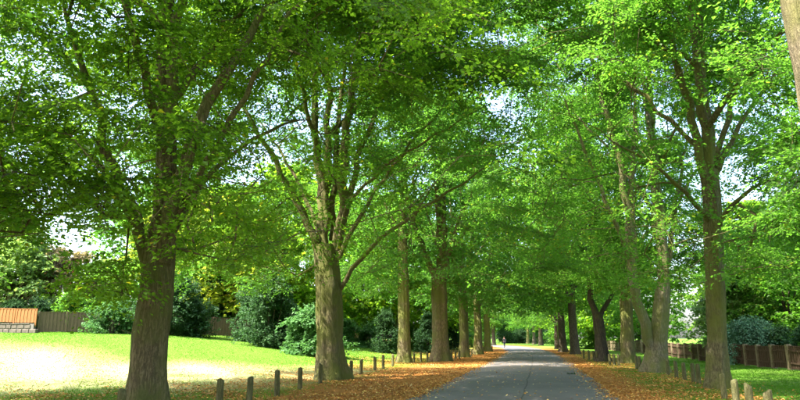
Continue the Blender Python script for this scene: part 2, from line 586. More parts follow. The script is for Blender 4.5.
def grow_tree(seed, trunk, rads, limbs, crown, bark, leafmat, n_clust=650, per=80, leaf=0.12, rc=0.85,
              keep=None, flare=0.55, ns=26, droop=0.25, tilt=0.35, min_limb=3, extra_pts=None, shell=0.0, tipr=0.0105, rag=1.0):
    """Everything in the tree's own frame, base at the origin.
    limbs: list of (points, r0, r1); crown: (z0, z1, R, cx, cy, profile) ; returns dict of meshes"""
    r = np.random.default_rng(seed)
    nodes, par, rad, attach, limb_id = [], [], [], [], []
    def add(p, pa, ra, ok, lid):
        nodes.append(np.asarray(p, float)); par.append(pa); rad.append(ra); attach.append(ok); limb_id.append(lid)
        return len(nodes) - 1
    chains0 = []
    for li, (pts, r0, r1) in enumerate(limbs):
        P = smooth_path(pts)
        P[1:-1] += r.normal(0, 0.05, (len(P) - 2, 3))
        pa = -1
        ids = []
        for k, p in enumerate(P):
            f = k / (len(P) - 1)
            pa = add(p, pa, r0 * (1 - f) ** 0.8 + r1 * (1 - (1 - f) ** 0.8), f > 0.12, li)
            ids.append(pa)
        chains0.append(ids)
    n_fixed = len(nodes)
    # spray centres in the crown volume
    z0, z1, R, cx, cy, prof = crown
    C = []
    want = n_clust
    tries = 0
    ph = r.uniform(0, 6.28, 9)
    while len(C) < want and tries < 60:
        tries += 1
        m = want * 3
        z = r.uniform(z0, z1, m)
        a = r.uniform(0, 2 * np.pi, m)
        q = np.sqrt(r.uniform(shell, 1, m))
        t = (z - z0) / (z1 - z0)
        rr = R * np.interp(t, prof[0], prof[1]) * (1 + rag * (0.18 * np.sin(3 * a + ph[0] + 3 * t) + 0.12 * np.sin(5 * a + ph[1] - 5 * t)))
        x, y = cx + rr * q * np.cos(a), cy + rr * q * np.sin(a)
        # hollows in the crown
        g = np.sin(x * 1.1 + ph[2]) * np.sin(y * 1.0 + ph[3]) + np.sin(z * 1.5 + ph[4] + x * 0.5) + 0.6 * np.sin(y * 1.9 + z + ph[5])
        ok = g > -0.75
        P = np.stack([x, y, z], 1)
        if keep is not None:
            ok &= keep(P)
        C += list(P[ok])
    C = np.array(C[:want])
    if extra_pts is not None:
        C = np.concatenate([C, extra_pts])
    fixed = np.array(nodes)
    dist = np.min(np.linalg.norm(C[:, None, :] - fixed[None, :, :], axis=2), axis=1)
    C = C[np.argsort(dist)]
    cap = n_fixed + len(C) * 6
    NP = np.zeros((cap, 3)); NP[:n_fixed] = fixed
    OK = np.zeros(cap, bool); OK[:n_fixed] = attach
    cnt = n_fixed
    dirs = []
    for c in C:
        dv = c - NP[:cnt]
        dl = np.linalg.norm(dv, axis=1)
        cost = dl + 0.5 * np.maximum(0, -dv[:, 2]) + np.where(OK[:cnt], 0, 1e6)
        k = int(np.argmin(cost))
        p0 = NP[k]
        L = dl[k]
        m = int(np.clip(L / 0.55, 1, 5))
        prev = k
        pd = NP[k] - NP[par[k]] if par[k] >= 0 else np.array([0, 0, 1.0])
        pd = pd / (np.linalg.norm(pd) + 1e-9)
        ctrl = p0 + pd * L * 0.28 + np.array([0, 0, 0.10 * L])
        for s in range(1, m + 1):
            f = s / m
            p = (1 - f) ** 2 * p0 + 2 * f * (1 - f) * ctrl + f * f * c + r.normal(0, 0.03, 3) * (s < m)
            prev = add(p, prev, 0.0, True, limb_id[k])
            NP[cnt] = p; OK[cnt] = True; cnt += 1
        dirs.append((c - p0) / (L + 1e-9))
    dirs = np.array(dirs)
    n = len(nodes)
    tips = np.zeros(n)
    has_child = np.zeros(n, bool)
    for k in range(n):
        if par[k] >= 0: has_child[par[k]] = True
    for k in range(n - 1, n_fixed - 1, -1):
        if not has_child[k]: tips[k] += 1
        if par[k] >= 0: tips[par[k]] += tips[k]
    for k in range(n_fixed, n):
        rad[k] = tipr * max(1.0, tips[k]) ** 0.47
        if par[k] >= 0 and par[k] < n_fixed:
            pass
    for k in range(n_fixed, n):
        rad[k] = min(rad[k], rad[par[k]] * 0.92)
    kids = [[] for _ in range(n)]
    for k in range(n_fixed, n):
        kids[par[k]].append(k)
    per_limb = {li: [(np.array([nodes[i] for i in ids]), [rad[i] for i in ids])] for li, ids in enumerate(chains0)}
    starts = [(par[k], k) for k in range(n_fixed, n) if par[k] < n_fixed]
    while starts:
        p, k = starts.pop()
        ch = [p, k]
        while kids[k]:
            ks = sorted(kids[k], key=lambda q: -rad[q])
            for o in ks[1:]: starts.append((k, o))
            k = ks[0]; ch.append(k)
        rr = [min(rad[ch[0]], rad[ch[1]] * 1.15)] + [rad[i] for i in ch[1:]]
        per_limb[limb_id[ch[1]]].append((np.array([nodes[i] for i in ch]), rr))
    seg = lambda q: 14 if q > 0.14 else 9 if q > 0.07 else 6 if q > 0.03 else 4
    out = {'limbs': []}
    for li in range(len(limbs)):
        V, F = tubes(per_limb[li], seg)
        out['limbs'].append(mesh_np('limb', V, F, True))
        out['limbs'][-1].materials.append(bark)
    if trunk is not None:
        V, F = trunk_mesh(trunk, rads, seed, flare, ns)
        out['trunk'] = mesh_np('trunk', V, F, True)
        out['trunk'].materials.append(bark)
    # leaf sprays
    K = per
    nC = len(C)
    size = r.uniform(0.65, 1.25, nC)
    a = r.uniform(0, 2 * np.pi, (nC, K))
    q = np.sqrt(r.uniform(0.02, 1, (nC, K))) * rc * size[:, None]
    # each spray is a few twigs, not a disc
    tw = r.integers(4, 7, nC)
    a = np.round(a / (2 * np.pi) * tw[:, None]) / tw[:, None] * 2 * np.pi + r.uniform(0, 6.28, nC)[:, None] + r.normal(0, 0.16, (nC, K))
    lx, ly = q * np.cos(a), q * np.sin(a)
    lz = -droop * q * q / rc + r.normal(0, 0.07, (nC, K))
    sl = r.normal(0, tilt, (nC, 2)) - dirs[:, :2] * 0.25
    lz = lz + lx * sl[:, 0:1] + ly * sl[:, 1:2]
    P = C[:, None, :] + np.stack([lx, ly, lz], -1)
    an = a + r.normal(0, 0.9, (nC, K))
    D = np.stack([np.cos(an), np.sin(an), r.normal(-0.35, 0.35, (nC, K))], -1)
    N = np.stack([r.normal(0, 0.45, (nC, K)), r.normal(0, 0.45, (nC, K)), np.ones((nC, K))], -1)
    Ls = leaf * r.uniform(0.55, 1.3, (nC, K))
    V, F = leaves(P.reshape(-1, 3), D.reshape(-1, 3), N.reshape(-1, 3), Ls.ravel())
    big = 0.5 + 0.28 * np.sin(C[:, 0] * 0.7 + ph[6]) * np.sin(C[:, 1] * 0.6 + ph[7]) + 0.22 * np.sin(C[:, 2] * 0.8 + ph[8])
    tint = np.clip(0.34 * big[:, None] + 0.34 * r.uniform(0, 1, nC)[:, None] + 0.32 * r.uniform(0, 1, (nC, K)), 0, 0.94)
    tint = np.where(r.uniform(0, 1, (nC, K)) < 0.012 + 0.05 * (r.uniform(0, 1, nC) < 0.04)[:, None], 1.0, tint)
    out['crown'] = mesh_np('crown', V, F, False, tint.ravel())
    out['crown'].materials.append(leafmat)
    out['tips'], out['dirs'] = C, dirs
    return out


def bough_mesh(seed, leafm, L=2.2, leaf=0.098):
    """a flat leafy spray: axis, alternate side twigs, their twiglets, leaves along them"""
    r = np.random.default_rng(seed)
    chains, P, D = [], [], []
    def twig(p, d, ln, rad, lv):
        n = max(3, int(ln / 0.18))
        t = np.linspace(0, 1, n)
        bend = r.normal(0, 0.12, 3) * ln
        pts = p + np.outer(t * ln, d) + np.outer(t ** 2, bend + np.array([0, 0, -0.16 * ln]))
        chains.append((pts, rad * (1 - 0.75 * t)))
        m = max(2, int(ln / 0.047))
        tt = np.linspace(0.12, 1.0, m) if lv else np.linspace(0.3, 1.0, m)
        q = np.stack([np.interp(tt, t, pts[:, k]) for k in range(3)], 1)
        sd = np.where(np.arange(m) % 2, 1, -1) * r.uniform(0.5, 1.2, m)
        dd = np.stack([d[0] * np.cos(sd) - d[1] * np.sin(sd), d[0] * np.sin(sd) + d[1] * np.cos(sd), r.normal(-0.3, 0.3, m)], 1)
        P.append(q + r.normal(0, 0.02, (m, 3))); D.append(dd)
        return pts
    ax = twig(np.zeros(3), np.array([1.0, 0, 0.05]), L, 0.016, 0)
    for i in range(20):
        f = 0.10 + 0.88 * i / 19
        p = np.array([np.interp(f, np.linspace(0, 1, len(ax)), ax[:, k]) for k in range(3)])
        a = (1 if i % 2 else -1) * r.uniform(0.65, 1.05)
        ln = (0.42 + 0.55 * math.sin(math.pi * min(1, f * 1.1 + 0.1))) * r.uniform(0.7, 1.2)
        d = np.array([math.cos(a), math.sin(a), r.normal(0, 0.16)])
        tp = twig(p, d, ln, 0.008, 1)
        for k in range(2):
            b = a + (1 if k else -1) * r.uniform(0.5, 0.9)
            twig(tp[len(tp) // 2 - k * (len(tp) > 3)], np.array([math.cos(b), math.sin(b), r.normal(-0.05, 0.2)]), r.uniform(0.22, 0.42), 0.005, 1)
    P, D = np.concatenate(P), np.concatenate(D)
    n = len(P)
    N = np.stack([r.normal(0, 0.42, n), r.normal(0, 0.42, n), np.ones(n)], 1)
    V1, F1 = leaves(P, D, N, leaf * r.uniform(0.6, 1.25, n), 0.40)
    V2, F2 = tubes(chains, lambda q: 3)
    tint = np.concatenate([np.clip(0.15 + 0.6 * r.uniform(0, 1, n), 0, 0.94), np.zeros(len(F2))])
    tint[:n] = np.where(r.uniform(0, 1, n) < 0.012, 1.0, tint[:n])
    me = mesh_np('leafy_bough', np.concatenate([V1, V2]), np.concatenate([F1, F2 + len(V1)]), False, tint)
    me.materials.append(M[leafm]); me.materials.append(M['bark_dark'])
    me.polygons.foreach_set('material_index', np.concatenate([np.zeros(n, np.int32), np.ones(len(F2), np.int32)]))
    return me


BOUGHS = {lf: [bough_mesh(900 + 7 * j, lf) for j in range(5)] for lf in ('leaf_lime', 'leaf_mid', 'leaf_deep')}


def add_boughs(root, m, leafm, count, keep, seed):
    r = np.random.default_rng(seed)
    tips, dirs = m['tips'], m['dirs']
    idx = r.permutation(len(tips))
    put = 0
    for i in idx:
        if put >= count: break
        p, d = tips[i], dirs[i].copy()
        out = np.array([p[0], p[1], 0]); out /= np.linalg.norm(out) + 1e-6
        d = d * 0.5 + out * 0.6
        yaw = math.atan2(d[1], d[0]) + r.normal(0, 0.55)
        pitch = 0.10 - 0.45 * d[2] + r.normal(0, 0.22)
        sc = r.uniform(0.75, 1.2)
        e = np.array([math.cos(yaw) * math.cos(pitch), math.sin(yaw) * math.cos(pitch), -math.sin(pitch)])
        Q = np.stack([p + e * q * sc for q in (0.3, 1.0, 1.7, 2.3)])
        if not keep(Q).all(): continue
        o = new_obj('leafy_bough', BOUGHS[leafm][int(r.integers(5))], root)
        o.location = p - e * 0.25
        o.rotation_euler = (r.normal(0, 0.3), pitch, yaw)
        o.scale = (sc, sc, sc)
        o['kind'] = 'stuff'
        put += 1


def plant(meshes, name, loc, label, cat, group, rz=0.0, sc=1.0):
    o = empty(name, loc, label, cat, group, rz)
    o.scale = (sc, sc, sc)
    if 'trunk' in meshes: new_obj('trunk', meshes['trunk'], o)
    for me in meshes['limbs']:
        new_obj('limb' if 'trunk' in meshes else 'stem', me, o)
    c = new_obj('crown' if 'trunk' in meshes else 'foliage', meshes['crown'], o)
    c['kind'] = 'stuff'
    return o


PROF_WIDE = ([0, 0.12, 0.35, 0.7, 1], [0.80, 0.98, 1.0, 0.75, 0.25])
PROF_DOME = ([0, 0.2, 0.5, 0.8, 1], [0.9, 1.0, 0.92, 0.65, 0.2])


def auto_limbs(r, fork, H, R, k, r0, lead_r, lean=(0, 0)):
    """a leader and k ascending boughs round it"""
    L = [([(0, 0, fork - 0.5), (lean[0] * 0.4, lean[1] * 0.4, fork + (H - fork) * 0.4), (lean[0], lean[1], H * 0.93)], lead_r, 0.03)]
    for i in range(k):
        a = i * 2.399 + r.uniform(-0.4, 0.4)
        h = fork - 0.3 + (H - fork) * 0.38 * (i / max(1, k - 1)) ** 1.2
        reach = R * r.uniform(0.55, 0.8)
        rise = (H - h) * r.uniform(0.35, 0.65)
        c, s = math.cos(a), math.sin(a)
        f = (h - fork) / (H - fork)
        bx, by = lean[0] * f, lean[1] * f
        L.append(([(bx, by, h - 0.3), (bx + c * reach * 0.3, by + s * reach * 0.3, h + rise * 0.35), (bx + c * reach * 0.65, by + s * reach * 0.65, h + rise * 0.75), (bx + c * reach, by + s * reach, h + rise)], r0 * r.uniform(0.7, 1.05), 0.02))
    return L


def clear_of_lens(base, near=10.0, extra=None):
    """keep near boughs out of the view, as the photographer did"""
    b = np.array(base)
    def f(P):
        W = P + b
        px, py, zc = project(W)
        bad = (zc < near) & (px > -60) & (px < 860) & (py > -70)
        if extra is not None: bad |= extra(px, py, zc, W)
        # nothing hangs low over the road
        s = np.abs(W[:, 0] - road_x(W[:, 1]))
        bad |= (s < 3.0) & (W[:, 2] < 3.6 + 0.02 * W[:, 1])
        return ~bad
    return f


AV = 'mature trees lining the road in two rows'


def px_limb(base, pts):
    """limb points given as seen from the road: (px, py, depth offset)"""
    return [tuple(at(px, py, base[1] + dy) - base) for px, py, dy in pts]


def avenue_tree(seed, base, label, bark, leafm, trunk_px=None, rads=None, limbs=(), H=19, R=7.2, hb=3.4, fork=4.5, n_auto=5, lead_r=0.2, r0=0.13,
                n_clust=650, per=80, leaf=0.12, extra=None, near=10.0, flare=0.55, off=(0, 0), prof=PROF_WIDE, name='avenue_tree', boughs=0, **kw):
    r = np.random.default_rng(seed + 100)
    base = np.array(base, float)
    if trunk_px is None:
        trunk = [(0, 0, 0), (0.05, 0, fork * 0.5), (0, 0, fork + 0.2)]
    else:
        trunk = [(0, 0, 0)] + px_limb(base, trunk_px)
    L = [(px_limb(base, pts), a, b) for pts, a, b in limbs]
    top = np.array(trunk[-1])
    for pts, a, b in auto_limbs(r, fork, H, R, n_auto, r0, lead_r):
        L.append(([tuple(np.array(p) + np.array([top[0], top[1], 0])) for p in pts], a, b))
    keep = clear_of_lens(base, near, extra)
    m = grow_tree(seed, trunk, rads, L, (hb, H, R, off[0], off[1], prof), M[bark], M[leafm], n_clust, per, leaf,
                  keep=keep, flare=flare, ns=60, **kw)
    o = plant(m, name, tuple(base), label, 'tree', AV)
    if boughs: add_boughs(o, m, leafm, boughs, keep, seed)
    return m, o


def window(x0, x1, y0, depth=None):
    """no spray in front of the bare trunk or under the crown's lower edge"""
    def f(px, py, zc, W):
        b = (px > x0) & (px < x1) & (py > y0)
        if depth is not None: b &= zc < depth
        return b
    return f


def any_of(*fs):
    def g(px, py, zc, W):
        b = np.zeros(len(px), bool)
        for f in fs: b |= f(px, py, zc, W)
        return b
    return g


def gap(cx, cy, rx, ry):
    return lambda px, py, zc, W: ((px - cx) / rx) ** 2 + ((py - cy) / ry) ** 2 < 1


def thin(x0, x1, y0, y1, depth, share, seed=1):
    """looser foliage on the near side of a fan of boughs"""
    rg = np.random.default_rng(seed)
    return lambda px, py, zc, W: (px > x0) & (px < x1) & (py > y0) & (py < y1) & (zc < depth) & (rg.uniform(0, 1, len(px)) < share)


def glade(x0, x1, y0, y1, share, behind, seed=3):
    """an opening in the crowns through which the sun reaches a stretch of lawn"""
    rg = np.random.default_rng(seed)
    kx, ky = -to_sun.x / to_sun.z, -to_sun.y / to_sun.z
    def f(px, py, zc, W):
        gx, gy = W[:, 0] + kx * W[:, 2], W[:, 1] + ky * W[:, 2]
        return (gx > x0) & (gx < x1) & (gy > y0) & (gy < y1) & (W[:, 1] > behind) & (rg.uniform(0, 1, len(px)) < share)
    return f


GAPS = any_of(gap(497, 98, 17, 18), gap(478, 36, 20, 13), gap(92, 240, 40, 24), gap(678, 314, 12, 16))

# ---- left row, near to far
b = np.array([-9.4, 6.4, 0.0])
NEAR, _ = avenue_tree(11, b, 'near left tree whose dark boughs hang into the top left corner', 'bark_brown', 'leaf_mid', None, [0.55, 0.46, 0.42],
            H=18, R=8.8, hb=3.0, n_clust=720, per=60, boughs=200, near=11.0, leaf=0.115, extra=any_of(GAPS, window(110, 900, -500), window(-100, 900, 250)))

plant(NEAR, 'avenue_tree', (-17.5, 12.5, 0.0), 'added tree just outside the left edge, put in to shade the near lawn', 'tree', AV, 2.6, 1.05)  # copy of the near tree, added to cast shade on the near lawn

b = gnd(146, 406)
rl = np.random.default_rng(31)
LOW = np.array([at(rl.uniform(-40, 118), rl.uniform(130, 235), rl.uniform(12.0, 18.0)) - b for _ in range(60)] + [at(rl.uniform(80, 130), rl.uniform(262, 300), rl.uniform(13.0, 17.0)) - b for _ in range(16)])
LOW = LOW[clear_of_lens(b, 10.0, GAPS)(LOW)]
avenue_tree(12, b, 'large brown tree at the left with leafy boughs hanging round its fork', 'bark_brown', 'leaf_lime',
            [(150, 340, 0), (157, 290, 0), (160, 240, 0)], [0.46, 0.42, 0.42, 0.38],
            [([(146, 262, -0.1), (134, 225, -0.4), (120, 190, -1.0), (100, 130, -1.8), (82, 60, -2.2), (60, -10, -2.6)], 0.15, 0.03),
             ([(163, 262, -0.2), (170, 225, -0.3), (182, 160, -0.3), (212, 90, -0.2), (262, 20, 0.4), (300, -60, 1.0)], 0.20, 0.04),
             ([(158, 262, 0.1), (164, 200, 0.2), (165, 100, 0.3), (163, -40, 0.3), (160, -200, 0.2)], 0.30, 0.05),
             ([(150, 262, 0.2), (140, 215, 0.6), (100, 160, 1.5), (30, 110, 3.0), (-40, 90, 3.6)], 0.12, 0.03),
             ([(165, 250, 0.3), (200, 180, 1.2), (250, 140, 2.4), (300, 120, 3.5)], 0.10, 0.03)],
            extra_pts=LOW, flare=0.36, H=19, R=8.4, hb=2.3, off=(0.8, 0.3), n_auto=5, n_clust=1650, per=80, boughs=520, leaf=0.096,
            extra=any_of(GAPS, window(126, 178, 236, 14.0), thin(270, 620, 90, 400, 30.0, 0.65), window(60, 900, 300), window(178, 900, 262), window(-100, 70, 246), gap(150, 285, 30, 38)))

b = gnd(331, 379)
avenue_tree(13, b, 'stout mossy tree with a fan of boughs, second trunk in the left row', 'bark_moss', 'leaf_mid',
            [(330, 340, 0), (329, 290, 0), (325, 245, 0)], [0.60, 0.50, 0.53, 0.46],
            [([(318, 252, 0), (303, 215, -0.3), (280, 170, -0.8), (250, 122, -1.4), (225, 70, -2.0)], 0.17, 0.03),
             ([(338, 292, 0), (356, 262, -0.5), (386, 232, -1.5), (428, 205, -2.8), (488, 165, -4.0)], 0.105, 0.02),
             ([(325, 255, 0), (322, 200, 0.3), (315, 120, 0.6), (312, 20, 0.8), (310, -60, 0.8)], 0.22, 0.04),
             ([(336, 255, 0), (342, 200, -0.2), (346, 120, -0.4), (360, 50, -0.6), (385, -30, -0.8)], 0.24, 0.04),
             ([(340, 240, 0), (352, 180, 0.4), (372, 120, 0.7), (400, 60, 1.2), (440, 0, 1.6)], 0.15, 0.03),
             ([(338, 250, -0.2), (345, 205, -0.6), (385, 165, -1.8), (438, 132, -3.2), (490, 104, -4.2)], 0.085, 0.02),
             ([(332, 240, 0.2), (335, 150, 0.8), (345, 60, 1.2), (352, -40, 1.5)], 0.15, 0.03)],
            H=21, R=8.8, hb=3.9, off=(0.8, -0.8), n_auto=4, n_clust=1250, per=80, boughs=380, leaf=0.108,
            extra=any_of(GAPS, window(296, 356, 165, 24.0), thin(240, 440, 40, 400, 25.0, 0.72), thin(395, 500, 170, 400, 60.0, 0.75), thin(410, 580, 110, 260, 60.0, 0.3, 5), window(200, 900, 282, 27.0), window(200, 900, 296), gap(325, 240, 34, 50)))

b = gnd(404, 362.8)
avenue_tree(14, b, 'slim straight yellow-green trunk, third in the left row', 'bark_moss', 'leaf_mid',
            [(404, 330, 0), (403, 280, 0), (402, 215, 0)], [0.46, 0.38, 0.36, 0.30], (), H=20, R=6.0, hb=6.0, fork=8.5, n_auto=6, lead_r=0.24, n_clust=480, per=75, boughs=60, leaf=0.16, extra=any_of(GAPS, thin(395, 500, 170, 400, 60.0, 0.7)))

b = gnd(441, 361.3)
avenue_tree(15, b, 'broad grey-brown tree forking low, fourth trunk in the left row', 'bark_brown', 'leaf_mid',
            [(440, 330, 0), (439, 290, 0), (439, 268, 0)], [0.66, 0.55, 0.55, 0.50],
            [([(435, 275, 0), (424, 250, -0.3), (412, 225, -0.8), (404, 180, -1.5), (398, 120, -2)], 0.24, 0.04),
             ([(441, 272, 0), (443, 240, 0), (442, 190, 0.3), (446, 120, 0.5)], 0.33, 0.05),
             ([(445, 268, 0), (454, 235, -0.4), (468, 200, -1.0), (490, 160, -2)], 0.2, 0.04)],
            H=20, R=8.0, hb=4.8, off=(1.0, 0), fork=7, n_auto=4, n_clust=680, per=75, boughs=100, leaf=0.17, extra=any_of(GAPS, thin(400, 470, 190, 400, 43.5, 0.85), thin(460, 600, 120, 300, 60.0, 0.25, 8)))

b = gnd(464.5, 357.4)
avenue_tree(16, b, 'fifth trunk in the left row, mossy and forked into two stems', 'bark_moss', 'leaf_deep',
            [(464, 330, 0), (463, 298, 0)], [0.42, 0.36, 0.36],
            [([(462, 300, 0), (455, 270, -0.3), (452, 230, -0.6), (448, 170, -1)], 0.22, 0.04), ([(464, 300, 0), (470, 270, 0.3), (473, 220, 0.5), (478, 150, 1)], 0.22, 0.04)],
            H=19, R=7.4, hb=5.2, off=(1.0, 0), fork=7, n_auto=4, n_clust=520, per=60, leaf=0.22, extra=GAPS)

# trees farther along share a few grown forms
FORMS = []
for k, (bk, lf) in enumerate([('bark_moss', 'leaf_deep'), ('bark_dark', 'leaf_mid'), ('bark_yellow', 'leaf_mid'), ('bark_dark', 'leaf_mid')]):
    r = np.random.default_rng(300 + k)
    FORMS.append(grow_tree(40 + k, [(0, 0, 0), (0.1, 0, 2.5), (0.05, 0.1, 5.2)], [0.46, 0.40, 0.34], auto_limbs(r, 4.8, 19, 6.8, 6, 0.17, 0.28),
                           (4.6, 19, 7.4, 0, 0, PROF_WIDE), M[bk], M[lf], 520, 55, 0.26, rc=1.0, ns=18))

FAR_LEFT = [(478, 354.6, 0, 1.0, 'sixth trunk in the left row, slim and mossy'), (488, 351.2, 2, 1.0, 'sunlit yellow trunk in the left row, just before the bend'),
            (494, 345.4, 1, 1.0, 'left row tree by the far bend of the road'),
            (483, 343.6, 3, 1.0, 'last left row tree where the road turns away')]
for i, (px, py, f, s, lab) in enumerate(FAR_LEFT):
    plant(FORMS[f], 'avenue_tree', tuple(gnd(px, py)), lab, 'tree', AV, 1.3 * i + 0.4, s)

# ---- right row, near to far
b = np.array([7.3, 9.5, 0.0])
avenue_tree(21, b, 'pale sunlit trunk at the top right corner of the view', 'bark_tan', 'leaf_mid', [(862, 330, 0), (826, 130, 0), (801, 0, 0), (792, -50, 0)], [0.42, 0.34, 0.30, 0.28, 0.26],
            (), H=18, R=8.0, hb=5.0, fork=7.5, n_auto=5, n_clust=480, per=60, boughs=60, near=13.0, leaf=0.12, extra=any_of(GAPS, window(-100, 720, -500), window(-100, 900, 20)))

b = gnd(717, 388.7)
avenue_tree(22, b, 'slender olive trunk at the right, nearest whole tree of the right row', 'bark_olive', 'leaf_mid',
            [(717, 340, 0), (715, 280, 0), (712, 200, 0), (709, 170, 0)], [0.335, 0.295, 0.285, 0.275, 0.26],
            [([(709, 190, 0), (700, 150, -0.2), (682, 80, -0.5), (668, 20, -0.8), (655, -60, -1.2)], 0.16, 0.04),
             ([(709, 185, 0), (707, 120, 0.1), (700, 50, 0.2), (692, -40, 0.3), (685, -120, 0.3)], 0.21, 0.04),
             ([(711, 190, 0.1), (722, 130, 0.6), (745, 60, 1.2), (770, 0, 1.8)], 0.12, 0.03),
             ([(714, 235, 0), (730, 205, -0.8), (770, 175, -1.8), (820, 160, -2.6)], 0.09, 0.02),
             ([(712, 225, 0), (690, 195, -0.8), (650, 160, -1.8), (610, 140, -2.6)], 0.09, 0.02)],
            H=19, R=8.6, hb=3.3, off=(-0.8, 0), fork=7.5, n_auto=5, n_clust=1350, per=80, boughs=400, leaf=0.10,
            extra=any_of(GAPS, (lambda px, py, zc, W: (W[:, 0] > 14.8) & (W[:, 1] > 18.5)), glade(12.5, 20, 22, 33, 0.8, 20.5), window(700, 730, 205, 19.5), thin(640, 740, 0, 240, 20, 0.6), thin(440, 625, 90, 320, 30, 0.85), window(-100, 900, 296), gap(677, 314, 22, 30), window(400, 530, 240)))

b = gnd(656, 372)
avenue_tree(23, b, 'thick grey double-stemmed tree, second in the right row', 'bark_grey', 'leaf_mid',
            [(657, 345, 0), (661, 315, 0), (663, 285, 0)], [0.56, 0.46, 0.36, 0.32],
            [([(656, 362, 0), (652, 344, -0.1), (643, 320, -0.3), (635, 296, -0.4), (632, 270, -0.5), (630, 230, -0.6), (622, 170, -0.8), (600, 90, -1.2), (580, 20, -1.6)], 0.27, 0.04),
             ([(663, 292, 0), (663, 250, 0), (657, 190, 0.3), (650, 110, 0.5), (648, 20, 0.6)], 0.31, 0.05),
             ([(662, 290, 0), (672, 240, 0.2), (676, 200, 0.3), (690, 130, 0.6)], 0.18, 0.03),
             ([(635, 262, -0.5), (630, 200, -0.6), (634, 140, -0.4), (636, 60, 0)], 0.2, 0.04),
             ([(634, 270, -0.6), (612, 215, -1.2), (585, 150, -2.0), (560, 90, -2.8)], 0.14, 0.03)],
            H=21, R=8.6, hb=4.2, off=(-1.0, -0.5), fork=7.0, n_auto=4, n_clust=1050, per=65, boughs=320, leaf=0.125, extra=any_of(GAPS, glade(12.5, 20, 22, 33, 0.8, 20.5), thin(460, 600, 110, 290, 60.0, 0.25, 6), window(622, 682, 248, 30.0), thin(585, 690, 90, 290, 30, 0.5), window(-100, 900, 312), window(400, 520, 250)))

b = gnd(628, 363.3)
avenue_tree(24, b, 'mossy green straight trunk, third in the right row', 'bark_moss', 'leaf_mid',
            [(627, 330, 0), (625, 285, 0)], [0.46, 0.40, 0.37], (), H=19, R=7.4, hb=5.0, off=(-0.8, 0), fork=5.5, n_auto=6, lead_r=0.3, n_clust=560, per=75, boughs=90, leaf=0.17, extra=any_of(GAPS, window(400, 520, 230)))

b = gnd(602, 361.5)
avenue_tree(25, b, 'dark leaning tree forked like a Y, fourth in the right row', 'bark_dark', 'leaf_mid',
            [(600, 335, 0), (597, 312, 0)], [0.44, 0.36, 0.33],
            [([(597, 318, 0), (590, 295, -0.2), (586, 265, -0.3), (583, 220, -0.4)], 0.24, 0.04), ([(600, 318, 0), (607, 302, 0.2), (616, 290, 0.4), (622, 260, 0.7)], 0.17, 0.03)],
            H=18, R=7.4, hb=4.6, off=(-0.8, 0), fork=6, n_auto=4, n_clust=520, per=66, leaf=0.20, extra=any_of(GAPS, window(400, 530, 230)))

FAR_RIGHT = [(575.5, 354.2, 1, 1.05, 'fifth trunk in the right row, dark and upright'), (563.5, 352.2, 1, 1.0, 'sixth trunk in the right row, close beside the fifth'),
             (557, 349.2, 3, 0.72, 'thin leaning tree after the sixth trunk of the right row'), (541, 345.8, 3, 1.05, 'right row tree beside the far lit grass'),
             (534, 344.4, 1, 1.0, 'leftmost but three of the far trunks across the bend'), (528, 343.8, 0, 1.0, 'leftmost but two of the far trunks across the bend'),
             (520, 343.2, 3, 1.0, 'leftmost but one of the far trunks across the bend'), (512, 342.8, 1, 1.0, 'leftmost of the far trunks across the bend')]
for i, (px, py, f, s, lab) in enumerate(FAR_RIGHT):
    plant(FORMS[f], 'avenue_tree', tuple(gnd(px, py)), lab, 'tree', AV, 0.9 * i + 2.0, s)

# ------------------------------------------------------------------ background trees and shrubs
def spot(px, y):
    x = (px - 400) / F_PX * y / CT * (1.0)
    return (x, y, float(hz(x, y)) - 0.03)


def bg_form(seed, H, R, hb, bark, leafm, n=300, per=60, leaf=0.30, k=5, prof=PROF_WIDE, rt=0.22, **kw):
    r = np.random.default_rng(seed)
    f = max(0.8, hb * 0.9)
    return grow_tree(seed, [(0, 0, 0), (0.05, 0.05, f * 0.6), (0.1, 0, f + 0.3)], [rt * 1.2, rt, rt * 0.9], auto_limbs(r, f, H, R, k, rt * 0.5, rt * 0.8),
                     (hb, H, R, 0, 0, prof), M[bark], M[leafm], n, per, leaf, rc=kw.pop('rc', 0.9), ns=14, **kw)


def shrub_form(seed, H, R, leafm, n=220, per=60, leaf=0.17, **kw):
    r = np.random.default_rng(seed)
    L = []
    for i in range(6):
        a = i * 1.05 + r.uniform(-0.3, 0.3)
        q = R * r.uniform(0.3, 0.6)
        L.append(([(0.1 * math.cos(a), 0.1 * math.sin(a), -0.05), (q * 0.4 * math.cos(a), q * 0.4 * math.sin(a), H * 0.35), (q * math.cos(a), q * math.sin(a), H * 0.8)], 0.05, 0.012))
    return grow_tree(seed, None, None, L, (0.15, H, R, 0, 0, kw.pop('prof', PROF_DOME)), M['bark_dark'], M[leafm], n, per, leaf, rc=kw.pop('rc', 0.55), tipr=0.005, shell=0.15, rag=1.9, tilt=kw.pop('tilt', 0.6), **kw)


